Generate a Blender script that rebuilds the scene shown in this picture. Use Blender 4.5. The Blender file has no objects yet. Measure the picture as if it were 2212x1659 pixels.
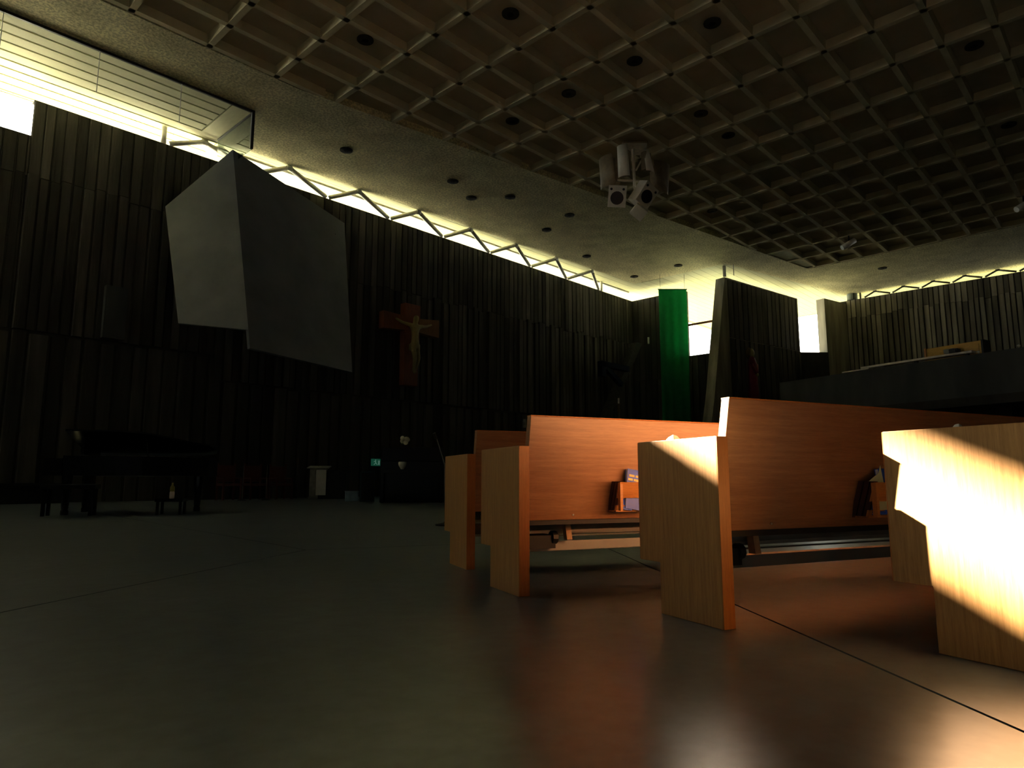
import bpy, math, random
from mathutils import Vector, Matrix
from mathutils.geometry import tessellate_polygon
random.seed(7)
C = bpy.context.scene.collection
scn = bpy.context.scene

# ------------------------------------------------------------------ camera, world, sun, exposure
F_PX, W_PX = 1480.0, 2212.0
CAM_Z = 0.567
cam_d = bpy.data.cameras.new('camera')
cam_d.sensor_width = 36.0
cam_d.lens = 36.0 * F_PX / W_PX
cam_d.clip_start = 0.02
cam_d.clip_end = 800
cam = bpy.data.objects.new('camera', cam_d)
C.objects.link(cam)
cam.location = (0, 0, CAM_Z)
cam.rotation_euler = (math.pi / 2 + math.atan(210.0 / F_PX), 0, 0)
scn.camera = cam

scn.view_settings.view_transform = 'Standard'
scn.view_settings.look = 'None'
scn.view_settings.exposure = 0.25
scn.view_settings.gamma = 1.0
scn.view_settings.use_curve_mapping = False

cy = scn.cycles
cy.max_bounces = 6; cy.diffuse_bounces = 4; cy.glossy_bounces = 3; cy.transmission_bounces = 2; cy.transparent_max_bounces = 8
cy.sample_clamp_indirect = 12.0
cy.use_adaptive_sampling = True; cy.adaptive_threshold = 0.04
cy.use_light_tree = False; cy.caustics_refractive = False
SKY = 6.5
wd = bpy.data.worlds.new('sky')
scn.world = wd
wd.use_nodes = True
bg = wd.node_tree.nodes['Background']
bg.inputs[0].default_value = (1.0, 1.0, 0.90, 1)
bg.inputs[1].default_value = SKY

sun_d = bpy.data.lights.new('sun', 'SUN')
sun_d.energy = 120.0
sun_d.color = (1.0, 0.88, 0.68)
sun_d.angle = math.radians(0.53)
sun = bpy.data.objects.new('sun', sun_d)
C.objects.link(sun)
SUN = Vector((0.782, -0.455, -0.4265)).normalized()
sun.rotation_euler = SUN.to_track_quat('-Z', 'Y').to_euler()

RZ = math.atan2(0.72731143, 0.68630758)          # the hall's own axes: u along the altar wall, w towards it
RM = Matrix.Rotation(RZ, 4, 'Z')
def R(u, w, z=0.0):
    return RM @ Vector((u, w, z))

def portal(center, normal_uw, sx, sz):
    d = bpy.data.lights.new('window_portal', 'AREA')
    d.shape = 'RECTANGLE'; d.size = sx; d.size_y = sz
    d.cycles.is_portal = True
    o = bpy.data.objects.new('window_portal', d)
    C.objects.link(o)
    o.location = R(*center)
    n = R(normal_uw[0], normal_uw[1], 0)
    o.rotation_euler = n.to_track_quat('-Z', 'Y').to_euler()
    return o
portal((12, 22.3, 10.75), (0, -1), 43, 1.8)
portal((33.9, 18.4, 9.4), (-1, 0), 7.5, 4.4)
portal((40.6, 14.6, 9.7), (-.2, -1), 6.0, 3.8)
portal((42.9, 2, 11.4), (-1, 0), 22, .5)

# ------------------------------------------------------------------ materials
M = {}
def nodes(name):
    m = bpy.data.materials.new(name); m.use_nodes = True
    nt = m.node_tree
    b = nt.nodes['Principled BSDF']
    M[name] = m
    return m, nt, b
def ramp(nt, fac, c1, c2, p1=.3, p2=.7):
    r = nt.nodes.new('ShaderNodeValToRGB')
    r.color_ramp.elements[0].position = p1; r.color_ramp.elements[0].color = (*c1, 1)
    r.color_ramp.elements[1].position = p2; r.color_ramp.elements[1].color = (*c2, 1)
    nt.links.new(fac, r.inputs[0])
    return r.outputs[0]
def tex(nt, scale, nscale, detail=4, coord='Position', rough=.55):
    mp = nt.nodes.new('ShaderNodeMapping')
    mp.inputs['Scale'].default_value = scale
    if coord == 'Position':
        g = nt.nodes.new('ShaderNodeNewGeometry'); nt.links.new(g.outputs['Position'], mp.inputs['Vector'])
    else:
        g = nt.nodes.new('ShaderNodeTexCoord'); nt.links.new(g.outputs[coord], mp.inputs['Vector'])
    n = nt.nodes.new('ShaderNodeTexNoise')
    n.inputs['Scale'].default_value = nscale; n.inputs['Detail'].default_value = detail
    n.inputs['Roughness'].default_value = rough
    nt.links.new(mp.outputs[0], n.inputs['Vector'])
    return n.outputs[0]
def mixc(nt, a, b, fac, mode='MIX'):
    x = nt.nodes.new('ShaderNodeMix'); x.data_type = 'RGBA'; x.blend_type = mode
    if hasattr(fac, 'links'): nt.links.new(fac, x.inputs[0])
    else: x.inputs[0].default_value = fac
    for s, i in ((a, 6), (b, 7)):
        if isinstance(s, tuple): x.inputs[i].default_value = (*s, 1)
        else: nt.links.new(s, x.inputs[i])
    return x.outputs[2]
def bump(nt, b, h, strength, dist):
    n = nt.nodes.new('ShaderNodeBump')
    n.inputs['Strength'].default_value = strength; n.inputs['Distance'].default_value = dist
    nt.links.new(h, n.inputs['Height']); nt.links.new(n.outputs[0], b.inputs['Normal'])
def plain(name, c, rough=.6, metal=0, var=.18, nscale=6, spec=.5):
    m, nt, b = nodes(name)
    n = tex(nt, (1, 1, 1), nscale, 1, 'Object')
    lo = tuple(x * (1 - var) for x in c); hi = tuple(min(1, x * (1 + var)) for x in c)
    nt.links.new(ramp(nt, n, lo, hi), b.inputs['Base Color'])
    b.inputs['Roughness'].default_value = rough; b.inputs['Metallic'].default_value = metal
    b.inputs['Specular IOR Level'].default_value = spec
    return m
def concrete(name, c1, c2, scale=(1, 1, 1), nscale=2.0, rough=.85, bdist=.01, speck=0, perobj=0, spec=.3):
    m, nt, b = nodes(name)
    col = ramp(nt, tex(nt, scale, nscale, 3), c1, c2, .32, .68)
    if speck:
        sp = ramp(nt, tex(nt, (1, 1, 1), 14, 1.5, rough=.7), (1 - speck,) * 3, (1 + speck * .4,) * 3, .38, .62)
        col = mixc(nt, col, sp, 1.0, 'MULTIPLY')
    if perobj:
        oi = nt.nodes.new('ShaderNodeObjectInfo')
        pr = ramp(nt, oi.outputs['Random'], (1 - perobj,) * 3, (1 + perobj,) * 3, 0, 1)
        col = mixc(nt, col, pr, 1.0, 'MULTIPLY')
    nt.links.new(col, b.inputs['Base Color'])
    b.inputs['Roughness'].default_value = rough
    b.inputs['Specular IOR Level'].default_value = spec
    bump(nt, b, tex(nt, scale, nscale * 8, 1), .5, bdist)
    return m
def wood(name, c1, c2, scale, rough=.36, spec=.5):
    m, nt, b = nodes(name)
    n1 = tex(nt, scale, 3.0, 3, 'Object', .65)
    n2 = tex(nt, tuple(s * 3.3 for s in scale), 5.0, 2, 'Object', .6)
    col = ramp(nt, n1, c1, c2, .3, .72)
    st = ramp(nt, n2, (.62, .56, .5), (1.08, 1.08, 1.08), .3, .5)
    col = mixc(nt, col, st, .36, 'MULTIPLY')
    nt.links.new(col, b.inputs['Base Color'])
    b.inputs['Roughness'].default_value = rough
    b.inputs['Specular IOR Level'].default_value = spec
    bump(nt, b, n2, .12, .002)
    return m

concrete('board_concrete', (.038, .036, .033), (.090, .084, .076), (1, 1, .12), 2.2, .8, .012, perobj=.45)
concrete('board_concrete_lit', (.15, .143, .12), (.34, .32, .265), (1, 1, .12), 2.2, .75, .012, perobj=.45)  # paler copy of the board concrete, light on the right walls put into the colour
concrete('wall_concrete', (.032, .030, .027), (.06, .056, .05), (1, 1, .3), 1.6, .85, .01)
concrete('plain_wall', (.07, .067, .06), (.11, .105, .095), (1, 1, 1), .8, .85, .01)
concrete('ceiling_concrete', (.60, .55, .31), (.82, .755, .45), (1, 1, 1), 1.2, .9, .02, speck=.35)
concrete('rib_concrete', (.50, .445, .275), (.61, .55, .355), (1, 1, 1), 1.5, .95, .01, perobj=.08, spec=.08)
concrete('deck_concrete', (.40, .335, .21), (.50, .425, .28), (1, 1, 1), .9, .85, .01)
concrete('panel_concrete', (.105, .122, .148), (.15, .168, .196), (1, 1, 1), 1.1, .5, .004, spec=.45)
concrete('parapet_concrete', (.055, .062, .063), (.092, .10, .099), (1, 1, .3), 1.1, .8, .006)
concrete('ground_gravel', (.64, .63, .50), (.78, .76, .61), (1, 1, 1), .3, .95, .02)
concrete('lawn_grass', (.110, .113, .066), (.16, .165, .097), (1, 1, 1), .5, .95, .03)
# polished floor
m, nt, b = nodes('floor_concrete')
col = ramp(nt, tex(nt, (1, 1, 1), .9, 3), (.048, .066, .082), (.092, .115, .135), .3, .72)
fine = ramp(nt, tex(nt, (1, 1, 1), 9, 2, rough=.7), (.72, .72, .72), (1.15, 1.15, 1.15), .35, .65)
nt.links.new(mixc(nt, col, fine, 1.0, 'MULTIPLY'), b.inputs['Base Color'])
b.inputs['Specular IOR Level'].default_value = .65; b.inputs['Roughness'].default_value = .29
bump(nt, b, tex(nt, (1, 1, 1), 22, 1), .05, .003)

wood('end_wood', (.36, .165, .048), (.54, .28, .092), (26, 26, 1.3), .42)
wood('back_wood', (.31, .130, .052), (.43, .21, .090), (1.3, 22, 22), .36, .8)
wood('edge_wood', (.42, .145, .030), (.52, .20, .05), (26, 26, 1.5), .36)
wood('seat_wood', (.10, .035, .012), (.18, .07, .025), (1.3, 20, 20), .45)
wood('rack_wood', (.48, .19, .045), (.62, .27, .075), (2, 18, 18), .4)
wood('bracket_wood', (.42, .24, .12), (.55, .33, .17), (20, 20, 2), .6)
wood('yellow_wood', (.55, .30, .03), (.75, .44, .06), (2, 18, 18), .45)
wood('cross_wood', (.16, .040, .02), (.26, .08, .03), (8, 8, 1.2), .6)
wood('ochre_wood', (.19, .085, .025), (.27, .13, .04), (8, 8, 1.2), .6)
wood('gilt_skin', (.26, .20, .07), (.34, .27, .11), (5, 5, 5), .5)
wood('dark_chair_wood', (.09, .02, .018), (.14, .04, .03), (12, 12, 2), .45)
plain('dark_slat', (.05, .012, .010), .4)
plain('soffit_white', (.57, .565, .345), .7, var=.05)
plain('soffit_backing', (.30, .30, .20), .8)
plain('frame_dark', (.03, .03, .028), .5)
plain('frame_light', (.42, .41, .36), .5)
plain('truss_steel', (.72, .70, .62), .45, var=.1)
plain('truss_dark', (.10, .095, .07), .5)
plain('heater_metal', (.42, .40, .35), .38, .35, var=.1)
plain('heater_black', (.012, .012, .013), .5)
plain('book_blue', (.02, .10, .70), .35)
plain('book_yellow', (.78, .66, .22), .5)
plain('paper_white', (.82, .82, .78), .7, var=.04)
plain('paper_green', (.55, .66, .45), .6, var=.05)
plain('speaker_white', (.78, .72, .60), .45, var=.06)
plain('speaker_tan', (.26, .20, .12), .55)
plain('speaker_cone', (.012, .011, .016), .45)
plain('can_black', (.010, .010, .009), .9, spec=.1)
plain('can_ring', (.05, .048, .036), .9, spec=.1)
plain('piano_black', (.006, .006, .007), .22)
plain('key_white', (.35, .35, .33), .3)
plain('cloth_black', (.012, .013, .015), .85)
plain('cloth_white', (.40, .40, .40), .85, var=.06)
plain('lectern_grey', (.24, .25, .23), .6)
plain('teal_lit_tint', (.015, .045, .055), .5)  # teal light beside the organ put into the cabinet's colour
plain('crate_blue_lit', (.20, .30, .42), .5)  # blue light falling on the crate put into its colour
plain('flower_white', (.62, .60, .52), .8)
plain('leaf_green', (.03, .07, .02), .7)
plain('robe_red', (.16, .004, .024), .7)
plain('icon_gold', (.13, .085, .02), .5)
plain('chrome', (.55, .55, .55), .25, 1.0)
plain('beam_pale', (.82, .74, .68), .5)
plain('blue_steel', (.010, .016, .035), .9, spec=.08)
plain('grey_beam', (.06, .06, .055), .9, spec=.1)
plain('switch_white', (.30, .30, .29), .5)
plain('bottle_yellow', (.42, .36, .06), .5)
plain('duct_teal', (.10, .12, .10), .5)
plain('joint_dark', (.012, .012, .012), .9)
# green banner: thin cloth that lets light through
m, nt, b = nodes('banner_green')
n = tex(nt, (1, 1, 1), 4, 3, 'Object')
cg = ramp(nt, n, (.035, .36, .15), (.05, .44, .19))
nt.links.new(cg, b.inputs['Base Color']); b.inputs['Roughness'].default_value = .7
tl = nt.nodes.new('ShaderNodeBsdfTranslucent'); nt.links.new(cg, tl.inputs[0])
ms = nt.nodes.new('ShaderNodeMixShader'); ms.inputs[0].default_value = .65
nt.links.new(b.outputs[0], ms.inputs[1]); nt.links.new(tl.outputs[0], ms.inputs[2])
nt.links.new(ms.outputs[0], nt.nodes['Material Output'].inputs[0])
# window glass: clear with a little reflection and tint
def glassmat(name, tint, refl):
    m, nt, b = nodes(name)
    tr = nt.nodes.new('ShaderNodeBsdfTransparent'); tr.inputs[0].default_value = (*tint, 1)
    gl = nt.nodes.new('ShaderNodeBsdfGlossy'); gl.inputs['Roughness'].default_value = .03
    ms = nt.nodes.new('ShaderNodeMixShader'); ms.inputs[0].default_value = refl
    nt.links.new(tr.outputs[0], ms.inputs[1]); nt.links.new(gl.outputs[0], ms.inputs[2])
    nt.links.new(ms.outputs[0], nt.nodes['Material Output'].inputs[0])
    nt.nodes.remove(b)
glassmat('clear_glass', (.97, .98, .97), .04)
glassmat('return_glass', (.60, .66, .66), .30)
m, nt, b = nodes('exit_glow')
b.inputs['Base Color'].default_value = (.02, .2, .12, 1)
b.inputs['Emission Color'].default_value = (.10, .8, .45, 1); b.inputs['Emission Strength'].default_value = .04
m, nt, b = nodes('exit_white')
b.inputs['Base Color'].default_value = (.6, .9, .75, 1)
b.inputs['Emission Color'].default_value = (.5, 1, .8, 1); b.inputs['Emission Strength'].default_value = .08

# ------------------------------------------------------------------ mesh helpers
class MB:
    def __init__(s): s.v = []; s.f = []
    def add(s, v, f):
        o = len(s.v); s.v += [tuple(x) for x in v]; s.f += [tuple(i + o for i in q) for q in f]; return s
    def box(s, x0, x1, y0, y1, z0, z1):
        return s.hexa([(x0, y0, z0), (x1, y0, z0), (x1, y1, z0), (x0, y1, z0), (x0, y0, z1), (x1, y0, z1), (x1, y1, z1), (x0, y1, z1)])
    def hexa(s, p):
        return s.add(p, [(0, 3, 2, 1), (4, 5, 6, 7), (0, 1, 5, 4), (1, 2, 6, 5), (2, 3, 7, 6), (3, 0, 4, 7)])
    def prism(s, poly, fn, a, b):
        """poly: 2-D outline (counter-clockwise); fn(p, t) -> 3-D point"""
        n = len(poly)
        v = [fn(p, a) for p in poly] + [fn(p, b) for p in poly]
        tri = tessellate_polygon([[Vector((p[0], p[1], 0)) for p in poly]])
        f = [tuple(t) for t in tri] + [tuple(i + n for i in reversed(t)) for t in tri]
        f += [(i, (i + 1) % n, (i + 1) % n + n, i + n) for i in range(n)]
        return s.add(v, f)
    def tube(s, p, q, r, n=8, r2=None):
        p, q = Vector(p), Vector(q); d = (q - p).normalized()
        a = d.orthogonal().normalized(); b = d.cross(a)
        r2 = r if r2 is None else r2
        v = []
        for c, rr in ((p, r), (q, r2)):
            for k in range(n):
                t = 2 * math.pi * k / n
                v.append(c + (a * math.cos(t) + b * math.sin(t)) * rr)
        f = [(i, (i + 1) % n, (i + 1) % n + n, i + n) for i in range(n)]
        f += [tuple(range(n - 1, -1, -1)), tuple(range(n, 2 * n))]
        return s.add(v, f)
    def bar(s, p, q, w, h, up=(0, 0, 1)):
        p, q = Vector(p), Vector(q); d = (q - p).normalized()
        a = d.cross(Vector(up)).normalized(); b = a.cross(d)
        v = []
        for c in (p, q):
            for x, y in ((-1, -1), (1, -1), (1, 1), (-1, 1)):
                v.append(c + a * x * w / 2 + b * y * h / 2)
        return s.hexa(v)
    def lathe(s, prof, n=14, c=(0, 0, 0), sx=1, sy=1):
        v = []; f = []
        for r, z in prof:
            for k in range(n):
                t = 2 * math.pi * k / n
                v.append((c[0] + r * math.cos(t) * sx, c[1] + r * math.sin(t) * sy, c[2] + z))
        m = len(prof)
        for j in range(m - 1):
            for k in range(n):
                f.append((j * n + k, j * n + (k + 1) % n, (j + 1) * n + (k + 1) % n, (j + 1) * n + k))
        f += [tuple(range(n - 1, -1, -1)), tuple(range((m - 1) * n, m * n))]
        return s.add(v, f)
    def ball(s, c, r, n=10, sz=1.0):
        m = 6
        prof = [(max(.001, r * math.sin(math.pi * j / m)), -r * sz * math.cos(math.pi * j / m)) for j in range(m + 1)]
        return s.lathe(prof, n, c)
    def mesh(s, name, mat):
        me = bpy.data.meshes.new(name); me.from_pydata(s.v, [], s.f); me.validate(); me.update()
        if mat: me.materials.append(M[mat])
        return me
    def build(s, name, mat, parent=None, smooth=False, bevel=0):
        me = s.mesh(name, mat)
        import bmesh
        bm = bmesh.new(); bm.from_mesh(me); bmesh.ops.recalc_face_normals(bm, faces=bm.faces[:])
        if bevel:
            es = [e for e in bm.edges if len(e.link_faces) == 2 and e.calc_face_angle(0) > .5]
            bmesh.ops.bevel(bm, geom=es, offset=bevel, segments=2, affect='EDGES', profile=.5)
        bm.to_mesh(me); bm.free()
        if smooth:
            for p in me.polygons: p.use_smooth = True
        o = bpy.data.objects.new(name, me); C.objects.link(o)
        if parent: o.parent = parent
        return o
def empty(name, loc, rz=0):
    o = bpy.data.objects.new(name, None); C.objects.link(o)
    o.empty_display_size = .2
    o.location = loc; o.rotation_euler = (0, 0, rz)
    return o
def tag(o, label, cat, group=None):
    o['label'] = label; o['category'] = cat
    if group: o['group'] = group
    return o
def struct(o, room=True):
    o['kind'] = 'structure'
    if room: o.rotation_euler = (0, 0, RZ)
    return o
def inst(name, me, parent, loc, scale, rz=0):
    o = bpy.data.objects.new(name, me); C.objects.link(o); o.parent = parent
    o.location = loc; o.scale = scale; o.rotation_euler = (0, 0, rz)
    return o
def copy_tree(o, parent=None):
    c = o.copy(); C.objects.link(c); c.parent = parent
    for ch in list(o.children): copy_tree(ch, c)
    return c

CZ = 11.567            # underside of the ceiling slab
WT = 11.0              # top of the concrete walls
WL = 21.7              # inner face of the altar wall
EAVE = 23.18

# ------------------------------------------------------------------ floor of large slabs with open joints
floor = struct(MB().box(-9.4, 43, -9.4, 22.1, -.25, -.02).build('floor', 'joint_dark'))
def clip(poly, p, n):
    out = []
    for i in range(len(poly)):
        a, b2 = poly[i], poly[(i + 1) % len(poly)]
        da = (a[0] - p[0]) * n[0] + (a[1] - p[1]) * n[1]; db = (b2[0] - p[0]) * n[0] + (b2[1] - p[1]) * n[1]
        if da >= 0: out.append(a)
        if da * db < 0:
            t = da / (da - db); out.append((a[0] + (b2[0] - a[0]) * t, a[1] + (b2[1] - a[1]) * t))
    return out
RMi = RM.inverted()
def to_uw(x, y):
    q = RMi @ Vector((x, y, 0)); return (q.x, q.y)
G = to_uw(-1.72, 5.85)
def dirn(a, b2):
    a, b2 = to_uw(*a), to_uw(*b2); d = Vector((b2[0] - a[0], b2[1] - a[1])).normalized(); return (d.x, d.y)
d1 = dirn((-1.72, 5.85), (-2.23, 3.1)); d2 = dirn((-1.72, 5.85), (-3.72, 8.19)); d3 = dirn((-1.72, 5.85), (-.61, 6.31))
P4l = to_uw(1.04, 3.25); d4 = dirn((1.04, 3.25), (1.17, 1.66))
RECT = [(-9.4, -9.4), (43, -9.4), (43, 22.1), (-9.4, 22.1)]
gap = .006
def lft(d): return (-d[1], d[0])
def rgt(d): return (d[1], -d[0])
def shifted(p, n): return (p[0] + n[0] * gap, p[1] + n[1] * gap)
def slab(halfplanes):
    poly = RECT
    for p, n in halfplanes: poly = clip(poly, shifted(p, n), n)
    MB().prism(poly, lambda q, t: (q[0], q[1], t), -.02, 0).build('slab', 'floor_concrete', floor)
slab([(G, lft(d3)), (G, rgt(d2))])
slab([(G, lft(d2)), (G, rgt(d1))])
slab([(G, lft(d1)), (G, rgt(d3)), (P4l, rgt(d4))])
slab([(G, lft(d1)), (G, rgt(d3)), (P4l, lft(d4))])

# ------------------------------------------------------------------ ceiling: border band, ribs, deck
WAF = [(-8.5, 16.9), (9.0, 16.78), (35.9, 12.52), (35.9, -8.9), (-8.5, -8.9)]
OUT = [(-9.4, 18.95), (8.68, 18.78), (8.80, 21.36), (31.95, 20.63), (32.05, 15.27), (43.0, 12.71), (42.93, -9.4), (-9.4, -9.4)]
loops = [[Vector((x, y, 0)) for x, y in OUT], [Vector((x, y, 0)) for x, y in WAF]]
tri = tessellate_polygon(loops)
pts = OUT + WAF
n = len(pts)
mb = MB()
v = [(x, y, CZ) for x, y in pts] + [(x, y, CZ + .85) for x, y in pts]
f = [tuple(t) for t in tri] + [tuple(i + n for i in reversed(t)) for t in tri]
for a0, cnt in ((0, len(OUT)), (len(OUT), len(WAF))):
    f += [(a0 + i, a0 + (i + 1) % cnt, a0 + (i + 1) % cnt + n, a0 + i + n) for i in range(cnt)]
mb.add(v, f)
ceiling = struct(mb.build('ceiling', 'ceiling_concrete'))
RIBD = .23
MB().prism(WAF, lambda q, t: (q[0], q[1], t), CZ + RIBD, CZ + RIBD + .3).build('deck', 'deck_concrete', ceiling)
def uedge(w):      # where the slanting edge of the waffle field cuts a rib
    if w >= 16.78: return 9.0
    if w <= 12.52: return 35.9
    return 9.0 + (16.78 - w) / (16.78 - 12.52) * 26.9
def wedge(u):
    if u <= 9.0: return 16.9 - .12 * (u + 8.5) / 17.5
    return 16.78 - (u - 9.0) / 26.9 * 4.26
def rib_mesh(a, b2, hw_lo, hw_hi):
    """tapering concrete rib from a to b2 (uw)"""
    a, b2 = Vector(a), Vector(b2); d = (b2 - a).normalized(); nn = Vector((-d.y, d.x))
    p = []
    for z, hw in ((CZ + .004, hw_lo), (CZ + RIBD + .02, hw_hi)):
        for c, s in ((a, -1), (b2, -1), (b2, 1), (a, 1)):
            q = c + nn * hw * s; p.append((q.x, q.y, z))
    return MB().hexa(p)
for i in range(0, 23):
    w = 16.668 - 1.132 * i
    if w < -8.6: break
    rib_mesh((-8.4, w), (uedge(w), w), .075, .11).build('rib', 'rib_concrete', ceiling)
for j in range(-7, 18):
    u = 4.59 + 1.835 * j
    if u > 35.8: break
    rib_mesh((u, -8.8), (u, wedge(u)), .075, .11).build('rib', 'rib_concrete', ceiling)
# roof over everything, and the fascia at the eaves
roof = struct(MB().box(-9.8, 46.3, -9.8, EAVE, CZ + .86, CZ + 1.2).box(-9.8, 46.3, EAVE - .12, EAVE, CZ, CZ + .86).box(46.18, 46.3, -9.8, EAVE, CZ, CZ + .86).build('roof', 'ceiling_concrete'))
# white boarded soffit outside the glass
soffit = struct(MB().box(-9.8, 8.72, 18.95, EAVE - .12, CZ + .055, CZ + .09).box(8.72, 46.18, 20.6, EAVE - .12, CZ + .055, CZ + .09)
                .box(32.05, 46.18, 12.0, 20.6, CZ + .055, CZ + .09).box(43.0, 46.18, -9.8, 12.0, CZ + .055, CZ + .09).build('soffit', 'soffit_backing'))
unit = MB().box(0, 1, 0, 1, 0, 1).mesh('plank', 'soffit_white')
def plank(u0, u1, w0, w1): inst('plank', unit, soffit, (u0, w0, CZ + .02), (u1 - u0, w1 - w0, .04))
w = 18.97; k = 0
while w < EAVE - .2:
    w1 = min(w + .365, EAVE - .13)
    plank(-9.6, 8.05 if w1 < 21.4 else 8.75, w, w1)
    if w1 > 20.65:
        us = 8.8 + (21.36 - w1) / .73 * 23.1 - 16 if w1 < 21.36 else 8.78
        plank(max(8.78, us), 46.1, w, w1 + (.06 if w1 < EAVE - .3 else 0))
    elif w1 > 12.7: plank(32.1, 46.1, w, w1 + .06)
    w += .445
plank(8.10, 8.70, 18.97, 21.33)
w = 18.97 - .445
while w > 12.4:
    us = 31.9 if w > 15.3 else max(31.9, 32.1 + (15.3 - w) / 2.59 * 11 - 2.2)
    plank(us, 46.1, w, w + .43); w -= .445
for q in range(7): plank(43.08 + .445 * q, 43.08 + .445 * q + .415, -9.6, 12.05)

# ------------------------------------------------------------------ walls
def board_unit(mat):
    e = .07
    p = [(0, 0, 0), (1, 0, 0), (1 - e, -1, 0), (e, -1, 0), (0, 0, 1), (1, 0, 1), (1 - e, -1, 1), (e, -1, 1)]
    return MB().hexa(p).mesh('board', mat)
B_left, B_right = board_unit('board_concrete'), board_unit('board_concrete_lit')
wall_left = struct(MB().prism([(-9.4, 0), (33.6, 0), (33.6, WT), (3.78, WT), (3.78, 9.95), (2.9, 9.95), (2.9, 10.54), (-5.4, 10.54), (-5.4, 8.9), (-9.4, 8.9)],  # low opening at the unseen left end added to brighten the hall
                              lambda q, t: (q[0], t, q[1]), WL, WL + .4).build('wall_left', 'wall_concrete'))
def jz1(u): return 8.85 if u < 12 else 8.05 + (u - 12) * .015
def jz2(u): return 4.5 if u < 9 else 3.7
u = 2.92
while u < 33.0:                                   # two upper lifts of narrow form boards
    pw = random.uniform(.23, .34)
    if u < 3.78 < u + pw: pw = 3.79 - u
    if u + pw > 33.15: pw = 33.15 - u
    j1 = jz1(u) + random.uniform(-.09, .09)
    top = WT - .02 if u > 3.785 else 9.93
    inst('board', B_left, wall_left, (u, WL, j1 + .02), (pw - .02, random.uniform(.02, .05), top - j1 - .02))
    inst('board', B_left, wall_left, (u, WL, jz2(u) + .06), (pw - .04, random.choice((.03, .05, .09, .13)), j1 - jz2(u) - .07))
    u += pw
u = 2.92
while u < 33.0:                                   # wider boards of the lowest lift
    pw = min(random.uniform(.38, .5), 33.15 - u)
    inst('board', B_left, wall_left, (u, WL, 0.0), (pw - .05, random.choice((.03, .06, .10)), jz2(u) + random.uniform(-.06, .02)))
    u += pw
# short return wall beyond the banner, its window, and the leaning fin
UR = 33.23
wall_far = struct(MB().box(UR, UR + .4, 18.3, WL + .3, 0, WT).box(UR, UR + .4, 15.4, 18.3, 0, 7.3).build('wall_far', 'wall_concrete'))
w = 21.62
while w > 15.8:
    pw = random.uniform(.34, .46)
    top = WT - .02 if w - pw > 18.28 else 7.28
    if w > 18.3 and w - pw < 18.3: pw = w - 18.3; top = WT - .02
    o = inst('board', B_left, wall_far, (UR, w, 0), (pw - .04, random.uniform(.03, .10), 6.2 if top > 8 else top), -math.pi / 2)
    if top > 8: inst('board', B_left, wall_far, (UR, w, 6.25), (pw - .03, random.uniform(.02, .05), top - 6.25), -math.pi / 2)
    w -= pw
fin_o = (32.5, 15.63); fin_a = math.atan2(14.42 - 15.63, 39.26 - 32.5)
fin = MB().prism([(-2.35, 0), (6.86, 0), (6.86, 11.0), (.12, 11.06), (-1.15, 4.55)], lambda q, t: (q[0], t, q[1]), 0, .55).build('wall_fin', 'board_concrete_lit')  # body in the lit tone: light on the fin's end is in the colour
struct(fin, False); fin.location = R(*fin_o); fin.rotation_euler = (0, 0, RZ + fin_a)
s = .32
while s < 6.7:
    pw = random.uniform(.36, .5)
    pw = min(pw, 6.84 - s)
    if pw > .12:
        inst('board', B_left, fin, (s, 0, 7.9), (pw - .03, random.uniform(.02, .05), 3.06))
        inst('board', B_left, fin, (s, 0, 0), (pw - .04, random.uniform(.02, .07), 7.86))
    s += pw
def quadwall(name, a, b2, th, z1, mat):
    a, b2 = Vector(a), Vector(b2); d = (b2 - a).normalized(); nn = Vector((-d.y, d.x)) * th
    p = []
    for z in (0, z1):
        for q in (a, b2, b2 + nn, a + nn): p.append((q.x, q.y, z))
    return struct(MB().hexa(p).build(name, mat))
quadwall('wall_slot_sill', (39.2, 14.43), (40.34, 13.26), .4, 7.85, 'wall_concrete')
quadwall('wall_slot_jamb', (40.32, 13.29), (42.7, 12.74), .5, 11.02, 'board_concrete_lit')
wall_right = struct(MB().box(42.5, 42.9, -9.4, 13.3, 0, 11.18).build('wall_right', 'wall_concrete'))
w = 12.75
while w > 1.5:
    pw = random.uniform(.22, .30)
    j = 10.12 + random.uniform(-.08, .08)
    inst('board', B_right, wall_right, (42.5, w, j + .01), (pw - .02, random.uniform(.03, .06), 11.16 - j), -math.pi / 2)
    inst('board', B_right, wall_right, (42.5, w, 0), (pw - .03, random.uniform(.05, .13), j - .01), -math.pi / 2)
    w -= pw
struct(MB().box(-9.8, 43, -9.8, -9.4, 0, CZ + .86).build('wall_near', 'plain_wall'))
struct(MB().box(-9.8, -9.4, -9.4, 22.1, 0, 10.42).box(-9.8, -9.4, -9.4, 18.9, 10.42, CZ + .86).build('wall_back', 'plain_wall'))
struct(MB().box(-90, 30, -90, 120, -.6, -.3).build('ground', 'ground_gravel'))
struct(MB().box(30, 150, -90, 120, -.6, -.3).build('lawn', 'lawn_grass'))

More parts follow.
